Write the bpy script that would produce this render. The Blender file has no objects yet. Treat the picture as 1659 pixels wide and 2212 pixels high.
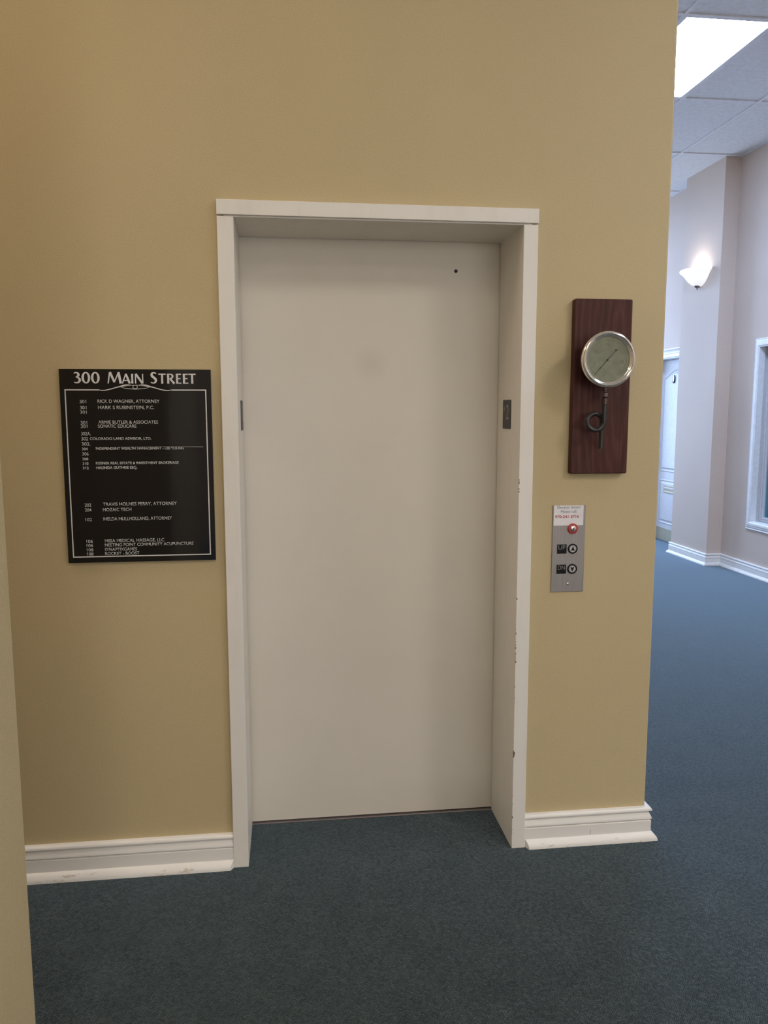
import bpy, bmesh, math, random
from mathutils import Vector, Matrix

S = bpy.context.scene
COL = S.collection
random.seed(4)

# ------------------------------------------------------------------ camera
FPX, W, H = 1699.63, 1659, 2212
CAM = Vector((-0.2154, -2.5517, 1.5258))
YAW, PITCH, ROLL = 0.1218, -0.1254, -0.0012
cam_d = bpy.data.cameras.new('camera')
cam = bpy.data.objects.new('camera', cam_d)
COL.objects.link(cam)
_f = Vector((math.sin(YAW) * math.cos(PITCH), math.cos(YAW) * math.cos(PITCH), math.sin(PITCH)))
_r0 = Vector((math.cos(YAW), -math.sin(YAW), 0))
_u0 = _r0.cross(_f)
_r = math.cos(ROLL) * _r0 + math.sin(ROLL) * _u0
_u = -math.sin(ROLL) * _r0 + math.cos(ROLL) * _u0
cam.matrix_world = Matrix(((_r.x, _u.x, -_f.x, CAM.x), (_r.y, _u.y, -_f.y, CAM.y),
                           (_r.z, _u.z, -_f.z, CAM.z), (0, 0, 0, 1)))
cam_d.sensor_fit = 'VERTICAL'
cam_d.sensor_height = 36.0
cam_d.lens = FPX * 36.0 / H
cam_d.clip_start = 0.02
S.camera = cam

# ------------------------------------------------------------------ world, exposure
wd = bpy.data.worlds.new('world')
S.world = wd
wd.use_nodes = True
wd.node_tree.nodes['Background'].inputs[0].default_value = (0.70, 0.83, 1.0, 1)
wd.node_tree.nodes['Background'].inputs[1].default_value = 1.2
S.view_settings.view_transform = 'Standard'
S.view_settings.look = 'None'
S.view_settings.gamma = 1
S.view_settings.use_curve_mapping = False
S.view_settings.exposure = 0.0
S.cycles.diffuse_bounces = 6
S.cycles.max_bounces = 10
S.cycles.sample_clamp_indirect = 6.0

# light strengths
WARM = (1.0, 0.91, 0.79)
COOL = (0.46, 0.62, 1.0)
NEUTRAL = (1.0, 0.93, 0.88)
LOBBY_PANEL = 11.4
LOBBY_FILL = 76.0
HALL_PANEL = 54.0
DAYLIGHT = 8.0
END_DAYLIGHT = 205.0
DAYCOL = (0.43, 0.62, 1.0)


def area_light(name, loc, direction, sx, sy, power, colour):
    d = bpy.data.lights.new(name, 'AREA')
    d.shape = 'RECTANGLE'
    d.size, d.size_y = sx, sy
    d.energy = power
    d.color = colour
    o = bpy.data.objects.new(name, d)
    COL.objects.link(o)
    o.location = loc
    o.rotation_euler = Vector(direction).to_track_quat('-Z', 'Y').to_euler()
    return o


# daylight coming in through the hall window hidden behind the lift wall
area_light('window_daylight', (0.80, 6.7, 1.95), (1, 0, -0.12), 2.4, 2.9, DAYLIGHT, DAYCOL)
# and through the glazed end of the hall
area_light('end_daylight', (2.55, 9.72, 1.85), (0, -1, -0.15), 2.3, 3.0, END_DAYLIGHT, DAYCOL)

# added warm fill light through an unseen opening behind the camera
area_light('lobby_fill', (1.5, -7.3, 2.0), (0, 1, -0.02), 4.0, 2.2, LOBBY_FILL, WARM)

# ------------------------------------------------------------------ measures (metres)
CEIL = 3.92
XOL, XIL, XIR, XOR = -0.4181, -0.3679, 0.5461, 0.5936     # lift surround
ZT, ZH, DEP = 2.1706, 2.1219, 0.2608
XCOR = 1.045                                              # right end of lift wall
XR = 4.10                                                 # far right wall of the hall
XPART, YP0, YP1 = -0.73, -2.05, -1.05                     # short wall stub at left


# ------------------------------------------------------------------ materials
def new_mat(name):
    m = bpy.data.materials.new(name)
    m.use_nodes = True
    nt = m.node_tree
    return m, nt, nt.nodes['Principled BSDF']


def node(nt, kind, **kw):
    n = nt.nodes.new(kind)
    for k, v in kw.items():
        if k in n.inputs:
            n.inputs[k].default_value = v
        else:
            setattr(n, k, v)
    return n


def coords(nt, scale=(1, 1, 1), rot=(0, 0, 0)):
    t = node(nt, 'ShaderNodeTexCoord')
    mp = node(nt, 'ShaderNodeMapping')
    mp.inputs['Scale'].default_value = scale
    mp.inputs['Rotation'].default_value = rot
    nt.links.new(t.outputs['Object'], mp.inputs['Vector'])
    return mp.outputs['Vector']


def ramp(nt, fac, stops):
    r = node(nt, 'ShaderNodeValToRGB')
    e = r.color_ramp.elements
    while len(e) < len(stops):
        e.new(0.5)
    for el, (p, c) in zip(e, stops):
        el.position = p
        el.color = (*c, 1) if len(c) == 3 else c
    nt.links.new(fac, r.inputs['Fac'])
    return r.outputs['Color']


def bump(nt, b, height, strength, dist):
    bn = node(nt, 'ShaderNodeBump')
    bn.inputs['Strength'].default_value = strength
    bn.inputs['Distance'].default_value = dist
    nt.links.new(height, bn.inputs['Height'])
    nt.links.new(bn.outputs['Normal'], b.inputs['Normal'])


def mix_col(nt, fac, a, b, mode='MIX'):
    n = node(nt, 'ShaderNodeMix', data_type='RGBA', blend_type=mode)
    for sock, v in ((n.inputs[0], fac), (n.inputs[6], a), (n.inputs[7], b)):
        if hasattr(v, 'links') or hasattr(v, 'is_linked'):
            nt.links.new(v, sock)
        elif isinstance(v, (int, float)):
            sock.default_value = v
        else:
            sock.default_value = (*v, 1)
    return n.outputs[2]


def math_n(nt, op, a, b=None):
    n = node(nt, 'ShaderNodeMath', operation=op)
    for i, v in enumerate((a, b)):
        if v is None:
            continue
        if hasattr(v, 'is_linked'):
            nt.links.new(v, n.inputs[i])
        else:
            n.inputs[i].default_value = v
    return n.outputs[0]


def plain(name, col, rough=0.5, metal=0.0, spec=0.5, var=0.04, scale=30):
    """Painted / moulded surface with a little procedural variation."""
    m, nt, b = new_mat(name)
    v = coords(nt)
    nz = node(nt, 'ShaderNodeTexNoise', Scale=scale, Detail=4.0)
    nt.links.new(v, nz.inputs['Vector'])
    lo = tuple(c * (1 - var) for c in col)
    hi = tuple(min(1, c * (1 + var)) for c in col)
    nt.links.new(ramp(nt, nz.outputs['Fac'], [(0.35, lo), (0.65, hi)]), b.inputs['Base Color'])
    b.inputs['Roughness'].default_value = rough
    b.inputs['Metallic'].default_value = metal
    b.inputs['Specular IOR Level'].default_value = spec
    return m


def wall_paint(name, col, peel=0.5):
    """Eggshell paint over orange-peel wall texture."""
    m, nt, b = new_mat(name)
    v = coords(nt)
    big = node(nt, 'ShaderNodeTexNoise', Scale=1.3, Detail=3.0)
    nt.links.new(v, big.inputs['Vector'])
    fine = node(nt, 'ShaderNodeTexNoise', Scale=250.0, Detail=4.0)
    nt.links.new(v, fine.inputs['Vector'])
    c1 = ramp(nt, big.outputs['Fac'], [(0.3, tuple(c * 0.97 for c in col)), (0.7, tuple(c * 1.03 for c in col))])
    c2 = ramp(nt, fine.outputs['Fac'], [(0.3, (0.93, 0.93, 0.93)), (0.7, (1.06, 1.06, 1.06))])
    nt.links.new(mix_col(nt, 1.0, c1, c2, 'MULTIPLY'), b.inputs['Base Color'])
    b.inputs['Roughness'].default_value = 0.62
    b.inputs['Specular IOR Level'].default_value = 0.35
    bump(nt, b, fine.outputs['Fac'], peel, 0.0011)
    return m


def carpet_mat():
    m, nt, b = new_mat('loop_carpet')
    def weave(rot):
        br = node(nt, 'ShaderNodeTexBrick')
        br.inputs['Scale'].default_value = 1.0
        br.inputs['Brick Width'].default_value = 0.0125
        br.inputs['Row Height'].default_value = 0.0042
        br.inputs['Mortar Size'].default_value = 0.0011
        br.inputs['Mortar Smooth'].default_value = 0.6
        br.inputs['Color1'].default_value = (0.038, 0.048, 0.046, 1)
        br.inputs['Color2'].default_value = (0.071, 0.087, 0.083, 1)
        br.inputs['Mortar'].default_value = (0.014, 0.021, 0.023, 1)
        nt.links.new(coords(nt, rot=(0, 0, math.radians(rot))), br.inputs['Vector'])
        return br
    ba, bb = weave(36), weave(-50)
    ck = node(nt, 'ShaderNodeTexNoise', Scale=75.0, Detail=1.0)
    nt.links.new(coords(nt), ck.inputs['Vector'])
    sel = math_n(nt, 'GREATER_THAN', ck.outputs['Fac'], 0.5)
    br_col = mix_col(nt, sel, ba.outputs['Color'], bb.outputs['Color'])
    v2 = coords(nt)
    n1 = node(nt, 'ShaderNodeTexNoise', Scale=7.0, Detail=5.0, Roughness=0.65)
    nt.links.new(v2, n1.inputs['Vector'])
    n2 = node(nt, 'ShaderNodeTexNoise', Scale=260.0, Detail=2.0)
    nt.links.new(v2, n2.inputs['Vector'])
    c = mix_col(nt, 1.0, br_col, ramp(nt, n1.outputs['Fac'], [(0.3, (0.80, 0.80, 0.80)), (0.7, (1.18, 1.18, 1.18))]), 'MULTIPLY')
    c = mix_col(nt, 1.0, c, ramp(nt, n2.outputs['Fac'], [(0.3, (0.72, 0.72, 0.72)), (0.7, (1.28, 1.28, 1.28))]), 'MULTIPLY')
    nt.links.new(c, b.inputs['Base Color'])
    b.inputs['Roughness'].default_value = 0.9
    b.inputs['Specular IOR Level'].default_value = 0.12
    b.inputs['Sheen Weight'].default_value = 1.0
    b.inputs['Sheen Roughness'].default_value = 0.32
    b.inputs['Sheen Tint'].default_value = (0.56, 0.78, 1.0, 1)
    bump(nt, b, br_col, 0.5, 0.02)
    return m


def chipped_trim():
    """White enamel, worn to brown along the inner arris of the right leg."""
    m, nt, b = new_mat('enamel_chipped')
    v = coords(nt)
    sep = node(nt, 'ShaderNodeSeparateXYZ')
    nt.links.new(v, sep.inputs[0])
    nz = node(nt, 'ShaderNodeTexNoise', Scale=16.0, Detail=5.0, Roughness=0.7)
    nt.links.new(coords(nt, scale=(1, 1, 1.6)), nz.inputs['Vector'])
    dx = math_n(nt, 'ABSOLUTE', math_n(nt, 'SUBTRACT', sep.outputs['X'], XIR))
    dy = math_n(nt, 'ABSOLUTE', math_n(nt, 'ADD', sep.outputs['Y'], 0.021))
    d = math_n(nt, 'ADD', dx, dy)
    width = math_n(nt, 'MULTIPLY', math_n(nt, 'SUBTRACT', nz.outputs['Fac'], 0.53), 0.040)
    low = math_n(nt, 'LESS_THAN', sep.outputs['Z'], 1.35)
    chip = math_n(nt, 'MULTIPLY', math_n(nt, 'LESS_THAN', d, width), low)
    dirt = node(nt, 'ShaderNodeTexNoise', Scale=5.0, Detail=6.0, Roughness=0.7)
    nt.links.new(coords(nt, scale=(3, 3, 0.6)), dirt.inputs['Vector'])
    base = ramp(nt, dirt.outputs['Fac'], [(0.25, (0.70, 0.665, 0.60)), (0.5, (0.755, 0.725, 0.665))])
    nt.links.new(mix_col(nt, chip, base, (0.16, 0.10, 0.06)), b.inputs['Base Color'])
    b.inputs['Roughness'].default_value = 0.42
    return m


def baseboard_mat():
    m, nt, b = new_mat('enamel_scuffed')
    v = coords(nt)
    sep = node(nt, 'ShaderNodeSeparateXYZ')
    nt.links.new(v, sep.inputs[0])
    nz = node(nt, 'ShaderNodeTexNoise', Scale=18.0, Detail=6.0, Roughness=0.75)
    nt.links.new(coords(nt, scale=(1, 1, 4)), nz.inputs['Vector'])
    low = math_n(nt, 'LESS_THAN', sep.outputs['Z'], 0.022)
    sc = math_n(nt, 'MULTIPLY', low, math_n(nt, 'GREATER_THAN', nz.outputs['Fac'], 0.60))
    sc = math_n(nt, 'MULTIPLY', sc, 0.5)
    # one old gouge in the flat of the right-hand run
    gx_ = math_n(nt, 'LESS_THAN', math_n(nt, 'ABSOLUTE', math_n(nt, 'SUBTRACT', sep.outputs['X'], 0.835)), 0.0012)
    gz_ = math_n(nt, 'LESS_THAN', math_n(nt, 'ABSOLUTE', math_n(nt, 'SUBTRACT', sep.outputs['Z'], 0.040)), 0.0085)
    sc = math_n(nt, 'MAXIMUM', sc, math_n(nt, 'MULTIPLY', math_n(nt, 'MULTIPLY', gx_, gz_), 0.8))
    nt.links.new(mix_col(nt, sc, (0.78, 0.755, 0.71), (0.36, 0.26, 0.15)), b.inputs['Base Color'])
    b.inputs['Roughness'].default_value = 0.4
    return m


def lift_door_mat():
    m, nt, b = new_mat('lift_door_paint')
    v = coords(nt)
    nz = node(nt, 'ShaderNodeTexNoise', Scale=2.2, Detail=5.0, Roughness=0.6)
    nt.links.new(v, nz.inputs['Vector'])
    base = ramp(nt, nz.outputs['Fac'], [(0.3, (0.665, 0.62, 0.535)), (0.7, (0.70, 0.655, 0.57))])
    sep = node(nt, 'ShaderNodeSeparateXYZ')
    nt.links.new(v, sep.inputs[0])
    # hand smudge in the middle of the door
    dx = math_n(nt, 'SUBTRACT', sep.outputs['X'], 0.081)
    dz = math_n(nt, 'SUBTRACT', sep.outputs['Z'], 1.700)
    rr = math_n(nt, 'SQRT', math_n(nt, 'ADD', math_n(nt, 'MULTIPLY', dx, dx), math_n(nt, 'MULTIPLY', dz, dz)))
    sm = node(nt, 'ShaderNodeMapRange')
    sm.inputs['From Min'].default_value = 0.075
    sm.inputs['From Max'].default_value = 0.0
    sm.inputs['To Max'].default_value = 0.20
    nt.links.new(rr, sm.inputs['Value'])
    c = mix_col(nt, sm.outputs[0], base, (0.40, 0.34, 0.27))
    # kicked dirt low on the right
    n2 = node(nt, 'ShaderNodeTexNoise', Scale=4.0, Detail=8.0, Roughness=0.75)
    nt.links.new(v, n2.inputs['Vector'])
    gz = node(nt, 'ShaderNodeMapRange')
    gz.inputs['From Min'].default_value = 0.16
    gz.inputs['From Max'].default_value = 0.0
    gz.inputs['To Max'].default_value = 0.5
    nt.links.new(sep.outputs['Z'], gz.inputs['Value'])
    gx = node(nt, 'ShaderNodeMapRange')
    gx.inputs['From Min'].default_value = 0.05
    gx.inputs['From Max'].default_value = 0.5
    nt.links.new(sep.outputs['X'], gx.inputs['Value'])
    dm = math_n(nt, 'MULTIPLY', math_n(nt, 'MULTIPLY', gz.outputs[0], gx.outputs[0]), n2.outputs['Fac'])
    c = mix_col(nt, dm, c, (0.30, 0.24, 0.17))
    nt.links.new(c, b.inputs['Base Color'])
    b.inputs['Roughness'].default_value = 0.5
    return m


def wood_mat():
    m, nt, b = new_mat('stained_wood')
    v = coords(nt, scale=(1, 1, 0.16))
    nz = node(nt, 'ShaderNodeTexNoise', Scale=9.0, Detail=3.0)
    nt.links.new(v, nz.inputs['Vector'])
    wv = node(nt, 'ShaderNodeTexWave', wave_type='RINGS', rings_direction='Y')
    wv.inputs['Scale'].default_value = 15.0
    wv.inputs['Distortion'].default_value = 9.0
    wv.inputs['Detail'].default_value = 3.0
    wv.inputs['Detail Scale'].default_value = 1.4
    mp = node(nt, 'ShaderNodeMapping')
    mp.inputs['Location'].default_value = (-0.88, 0, -0.262)
    nt.links.new(v, mp.inputs['Vector'])
    nt.links.new(mp.outputs['Vector'], wv.inputs['Vector'])
    fib = node(nt, 'ShaderNodeTexNoise', Scale=140.0, Detail=3.0)
    nt.links.new(coords(nt, scale=(1, 1, 0.03)), fib.inputs['Vector'])
    c = ramp(nt, wv.outputs['Color'], [(0.0, (0.055, 0.0165, 0.0125)), (0.6, (0.063, 0.019, 0.0145)), (1.0, (0.077, 0.026, 0.020))])
    c = mix_col(nt, 1.0, c, ramp(nt, fib.outputs['Fac'], [(0.3, (0.8, 0.8, 0.8)), (0.7, (1.2, 1.2, 1.2))]), 'MULTIPLY')
    nt.links.new(c, b.inputs['Base Color'])
    b.inputs['Roughness'].default_value = 0.55
    b.inputs['Specular IOR Level'].default_value = 0.22
    bump(nt, b, fib.outputs['Fac'], 0.15, 0.0006)
    return m


def brushed(name, col, rough):
    m, nt, b = new_mat(name)
    nz = node(nt, 'ShaderNodeTexNoise', Scale=220.0, Detail=2.0)
    nt.links.new(coords(nt, scale=(1, 1, 0.05)), nz.inputs['Vector'])
    nt.links.new(ramp(nt, nz.outputs['Fac'], [(0.3, tuple(c * 0.9 for c in col)), (0.7, tuple(c * 1.08 for c in col))]), b.inputs['Base Color'])
    b.inputs['Metallic'].default_value = 0.85
    b.inputs['Roughness'].default_value = rough
    return m


def tile_mat():
    m, nt, b = new_mat('acoustic_tile')
    v = coords(nt)
    vo = node(nt, 'ShaderNodeTexVoronoi', Scale=55.0)
    nt.links.new(v, vo.inputs['Vector'])
    nz = node(nt, 'ShaderNodeTexNoise', Scale=30.0, Detail=5.0)
    nt.links.new(v, nz.inputs['Vector'])
    c = ramp(nt, vo.outputs['Distance'], [(0.06, (0.36, 0.36, 0.37)), (0.16, (0.72, 0.72, 0.73))])
    c = mix_col(nt, 1.0, c, ramp(nt, nz.outputs['Fac'], [(0.3, (0.92, 0.92, 0.92)), (0.7, (1.05, 1.05, 1.05))]), 'MULTIPLY')
    nt.links.new(c, b.inputs['Base Color'])
    b.inputs['Roughness'].default_value = 0.9
    return m


def emit_mat(name, col, strength, base=(0.9, 0.9, 0.9)):
    m, nt, b = new_mat(name)
    nz = node(nt, 'ShaderNodeTexNoise', Scale=3.0)
    nt.links.new(coords(nt), nz.inputs['Vector'])
    nt.links.new(ramp(nt, nz.outputs['Fac'], [(0.3, tuple(c * 0.96 for c in base)), (0.7, base)]), b.inputs['Base Color'])
    b.inputs['Emission Color'].default_value = (*col, 1)
    b.inputs['Emission Strength'].default_value = strength
    b.inputs['Roughness'].default_value = 0.4
    return m


def glass_mat(name, tint, gloss):
    m = bpy.data.materials.new(name)
    m.use_nodes = True
    nt = m.node_tree
    nt.nodes.clear()
    out = node(nt, 'ShaderNodeOutputMaterial')
    tr = node(nt, 'ShaderNodeBsdfTransparent')
    tr.inputs['Color'].default_value = (*tint, 1)
    gl = node(nt, 'ShaderNodeBsdfGlossy')
    gl.inputs['Roughness'].default_value = 0.02
    fr = node(nt, 'ShaderNodeFresnel')
    fr.inputs['IOR'].default_value = gloss
    mx = node(nt, 'ShaderNodeMixShader')
    geo = node(nt, 'ShaderNodeNewGeometry')
    front = math_n(nt, 'SUBTRACT', 1.0, geo.outputs['Backfacing'])
    nt.links.new(math_n(nt, 'MULTIPLY', fr.outputs[0], front), mx.inputs[0])
    nt.links.new(tr.outputs[0], mx.inputs[1])
    nt.links.new(gl.outputs[0], mx.inputs[2])
    nt.links.new(mx.outputs[0], out.inputs['Surface'])
    return m


WALL = (0.515, 0.418, 0.238)
M = {
    'wall': wall_paint('beige_paint', WALL),
    'hall': wall_paint('pale_hall_paint', (0.59, 0.487, 0.405), 0.25),
    'pass': wall_paint('office_paint', (0.30, 0.42, 0.46), 0.2),
    'carpet': carpet_mat(),
    'trim': chipped_trim(),
    'base': baseboard_mat(),
    'enamel': plain('white_enamel', (0.80, 0.80, 0.80), 0.35),
    'doorwhite': plain('office_door_white', (0.58, 0.58, 0.60), 0.4),
    'sash': plain('greige_sash', (0.52, 0.52, 0.53), 0.45),
    'liftdoor': lift_door_mat(),
    'dark': plain('dark_void', (0.012, 0.011, 0.010), 0.7),
    'sill': brushed('sill_metal', (0.34, 0.29, 0.28), 0.45),
    'tile': tile_mat(),
    'grid': plain('grid_white', (0.72, 0.72, 0.74), 0.5),
    'signblack': plain('gloss_black_acrylic', (0.010, 0.010, 0.011), 0.09, spec=0.5),
    'letter': plain('silver_white_letter', (0.66, 0.64, 0.62), 0.45),
    'smalltext': plain('grey_white_letter', (0.52, 0.51, 0.49), 0.5),
    'glare': plain('painted_glare_grey', (0.30, 0.29, 0.27), 0.25),  # pale tone that paints a highlight on the sign
    'wood': wood_mat(),
    'chrome': brushed('polished_nickel', (0.88, 0.84, 0.78), 0.14),
    'castiron': plain('black_iron', (0.018, 0.017, 0.018), 0.38, var=0.2),
    'bronze': plain('dark_bronze', (0.09, 0.06, 0.055), 0.35, metal=0.7, var=0.25, scale=80),
    'dial': plain('aged_dial', (0.225, 0.23, 0.175), 0.55, var=0.10, scale=45),
    'dialink': plain('faded_ink', (0.135, 0.138, 0.105), 0.6),
    'needle': plain('needle_black', (0.03, 0.03, 0.025), 0.5),
    'steel': brushed('brushed_steel', (0.33, 0.305, 0.29), 0.52),
    'paper': plain('white_sticker', (0.74, 0.72, 0.73), 0.5),
    'ink': plain('grey_ink', (0.10, 0.10, 0.11), 0.6),
    'redink': plain('red_ink', (0.42, 0.03, 0.03), 0.6),
    'red': plain('red_ring', (0.38, 0.035, 0.03), 0.35),
    'blackplastic': plain('black_plastic', (0.006, 0.006, 0.007), 0.5, spec=0.2),
    'platetext': plain('plate_grey', (0.20, 0.20, 0.20), 0.5),
    'buttonface': brushed('button_steel', (0.46, 0.44, 0.43), 0.42),
    'plate': plain('dark_bronze_plate', (0.022, 0.019, 0.018), 0.4, var=0.15),
    'platenum': plain('plate_numeral', (0.30, 0.29, 0.27), 0.45),
    'brass': brushed('pale_brass', (0.26, 0.22, 0.14), 0.4),
    'slotbar': plain('satin_nickel', (0.62, 0.61, 0.58), 0.5),
    'kick': plain('kick_plate', (0.42, 0.39, 0.29), 0.4, metal=0.4),
    'panel_warm': emit_mat('diffuser_warm', WARM, LOBBY_PANEL),
    'panel_alcove': emit_mat('diffuser_alcove', WARM, 1.8 * LOBBY_PANEL),
    'panel_neutral': emit_mat('diffuser_neutral', NEUTRAL, 3.2 * LOBBY_PANEL),
    'panel_day': emit_mat('diffuser_cool_fill', (0.62, 0.78, 1.0), 20.0),  # for the added fill panel at the hall mouth
    'panel_cool': emit_mat('diffuser_cool', COOL, HALL_PANEL),
    'bowl': emit_mat('sconce_glass', (1.0, 0.97, 0.94), 0.62),
    'bulb': emit_mat('bulb', (1.0, 0.93, 0.82), 8.0),
    'gaugeglass': glass_mat('gauge_glass', (0.96, 0.97, 0.95), 1.35),
    'winglass': glass_mat('window_glass', (0.62, 0.82, 0.86), 1.45),
}


# ------------------------------------------------------------------ mesh helpers
def bm_box(bm, x0, x1, y0, y1, z0, z1):
    vs = [bm.verts.new(p) for p in ((x0, y0, z0), (x1, y0, z0), (x1, y1, z0), (x0, y1, z0),
                                    (x0, y0, z1), (x1, y0, z1), (x1, y1, z1), (x0, y1, z1))]
    for f in ((0, 3, 2, 1), (4, 5, 6, 7), (0, 1, 5, 4), (1, 2, 6, 5), (2, 3, 7, 6), (3, 0, 4, 7)):
        bm.faces.new([vs[i] for i in f])
    return vs


def bevelled_box(x0, x1, y0, y1, z0, z1, r=0.002, seg=2):
    bm = bmesh.new()
    bm_box(bm, x0, x1, y0, y1, z0, z1)
    bmesh.ops.bevel(bm, geom=bm.edges[:], offset=r, segments=seg, profile=0.5, affect='EDGES')
    return bm


def bm_prism(bm, pts, y0, y1, axis='y'):
    """Polygon pts=(a,b) extruded along an axis: y -> (x,z), x -> (y,z), z -> (x,y)."""
    def P(a, b, t):
        return {'y': (a, t, b), 'x': (t, a, b), 'z': (a, b, t)}[axis]
    A = [bm.verts.new(P(a, b, y0)) for a, b in pts]
    B = [bm.verts.new(P(a, b, y1)) for a, b in pts]
    bm.faces.new(A)
    bm.faces.new(list(reversed(B)))
    n = len(pts)
    for i in range(n):
        j = (i + 1) % n
        bm.faces.new((A[i], B[i], B[j], A[j]))


def round_rect(x0, x1, z0, z1, r, seg=5):
    out = []
    for cx, cz, a0 in ((x1 - r, z1 - r, 0), (x0 + r, z1 - r, 90), (x0 + r, z0 + r, 180), (x1 - r, z0 + r, 270)):
        for k in range(seg + 1):
            a = math.radians(a0 + 90 * k / seg)
            out.append((cx + r * math.cos(a), cz + r * math.sin(a)))
    return out


def circle(cx, cz, rx, rz=None, n=40):
    rz = rx if rz is None else rz
    return [(cx + rx * math.cos(2 * math.pi * k / n), cz + rz * math.sin(2 * math.pi * k / n)) for k in range(n)]


def bm_lathe(bm, prof, centre, axis, n=64, a0=0.0, a1=2 * math.pi, side=None):
    """prof = [(r, t)] revolved about the axis ('y' or 'z') through centre."""
    full = abs(a1 - a0 - 2 * math.pi) < 1e-6
    steps = n if full else n + 1
    rings = []
    for k in range(steps):
        a = a0 + (a1 - a0) * k / n
        c, s = math.cos(a), math.sin(a)
        ring = []
        for r, t in prof:
            if axis == 'y':
                p = (centre[0] + r * c, centre[1] + t, centre[2] + r * s)
            else:
                p = (centre[0] + r * c, centre[1] + r * s, centre[2] + t)
            ring.append(bm.verts.new(p))
        rings.append(ring)
    for k in range(n):
        A, B = rings[k], rings[(k + 1) % steps]
        for i in range(len(prof) - 1):
            bm.faces.new((A[i], A[i + 1], B[i + 1], B[i]))


def bm_tube(bm, pts, r, n=14, closed=False):
    pts = [Vector(p) for p in pts]
    rr = r if isinstance(r, (list, tuple)) else [r] * len(pts)
    rings = []
    up = None
    N = len(pts)
    for i, p in enumerate(pts):
        if closed:
            t = (pts[(i + 1) % N] - pts[i - 1]).normalized()
        else:
            t = (pts[min(i + 1, N - 1)] - pts[max(i - 1, 0)]).normalized()
        if up is None:
            up = t.orthogonal().normalized()
        up = (up - t * up.dot(t)).normalized()
        s = t.cross(up)
        rings.append([bm.verts.new(p + rr[i] * (math.cos(2 * math.pi * k / n) * up + math.sin(2 * math.pi * k / n) * s)) for k in range(n)])
    for i in range(N if closed else N - 1):
        A, B = rings[i], rings[(i + 1) % N]
        for k in range(n):
            bm.faces.new((A[k], A[(k + 1) % n], B[(k + 1) % n], B[k]))
    if not closed:
        bm.faces.new(list(reversed(rings[0])))
        bm.faces.new(rings[-1])


def wall_cells(bm, us, vs, solid, P):
    """Slab of rectangular cells; P(u, v, side) gives a point, side 0 front / 1 back."""
    nu, nv = len(us) - 1, len(vs) - 1
    cache = {}

    def V(i, j, s):
        if (i, j, s) not in cache:
            cache[(i, j, s)] = bm.verts.new(P(us[i], vs[j], s))
        return cache[(i, j, s)]
    for i in range(nu):
        for j in range(nv):
            if not solid(i, j):
                continue
            bm.faces.new((V(i, j, 0), V(i + 1, j, 0), V(i + 1, j + 1, 0), V(i, j + 1, 0)))
            bm.faces.new((V(i, j, 1), V(i, j + 1, 1), V(i + 1, j + 1, 1), V(i + 1, j, 1)))
            for (di, dj, a, b) in ((-1, 0, (i, j), (i, j + 1)), (1, 0, (i + 1, j), (i + 1, j + 1)),
                                   (0, -1, (i, j), (i + 1, j)), (0, 1, (i, j + 1), (i + 1, j + 1))):
                ii, jj = i + di, j + dj
                if not (0 <= ii < nu and 0 <= jj < nv) or not solid(ii, jj):
                    bm.faces.new((V(*a, 0), V(*b, 0), V(*b, 1), V(*a, 1)))


def sweep_plan(bm, path, prof, caps=True, cut0=0.0, cut1=0.0):
    """Moulding profile (out, z) swept along a plan polyline; out is to the right of travel."""
    path = [Vector((p[0], p[1])) for p in path]
    rows = []
    for i, p in enumerate(path):
        def nrm(a, b):
            d = (b - a).normalized()
            return Vector((d.y, -d.x))
        if i == 0:
            m = nrm(path[0], path[1])
        elif i == len(path) - 1:
            m = nrm(path[-2], path[-1])
        else:
            n1, n2 = nrm(path[i - 1], p), nrm(p, path[i + 1])
            m = (n1 + n2) / (1 + n1.dot(n2))
        # cut0 / cut1 splay the free ends back by so much per unit of projection
        sh = Vector((0, 0))
        if i == 0:
            sh = (path[1] - path[0]).normalized() * cut0
        elif i == len(path) - 1:
            sh = (path[-2] - path[-1]).normalized() * cut1
        d0 = min(d for d, z in prof)
        rows.append([bm.verts.new((p.x + m.x * d + sh.x * (d - d0), p.y + m.y * d + sh.y * (d - d0), z)) for d, z in prof])
    for A, B in zip(rows, rows[1:]):
        for k in range(len(prof) - 1):
            bm.faces.new((A[k], A[k + 1], B[k + 1], B[k]))
        bm.faces.new((A[-1], A[0], B[0], B[-1]))
    if caps:
        bm.faces.new(list(reversed(rows[0])))
        bm.faces.new(rows[-1])


def sweep_loop(bm, loop, prof, P):
    """Closed picture-frame moulding: loop=(a,b) ccw, prof=(inset, height), P(a,b,h)."""
    n = len(loop)
    L = [Vector(p) for p in loop]
    rows = []
    for i in range(n):
        d1 = (L[i] - L[i - 1]).normalized()
        d2 = (L[(i + 1) % n] - L[i]).normalized()
        n1, n2 = Vector((-d1.y, d1.x)), Vector((-d2.y, d2.x))
        m = (n1 + n2) / (1 + n1.dot(n2))
        rows.append([bm.verts.new(P(L[i].x + m.x * o, L[i].y + m.y * o, h)) for o, h in prof])
    for i in range(n):
        A, B = rows[i], rows[(i + 1) % n]
        for k in range(len(prof) - 1):
            bm.faces.new((A[k], A[k + 1], B[k + 1], B[k]))


def smooth_by_angle(me, deg=35):
    bm = bmesh.new()
    bm.from_mesh(me)
    for f in bm.faces:
        f.smooth = True
    for e in bm.edges:
        if len(e.link_faces) != 2:
            continue
        a = e.calc_face_angle(0)
        s0, s1 = sorted(f.calc_area() for f in e.link_faces)
        if a > math.radians(deg) or (a > 0.08 and s1 > 12 * s0):
            e.smooth = False
    bm.to_mesh(me)
    bm.free()


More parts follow.
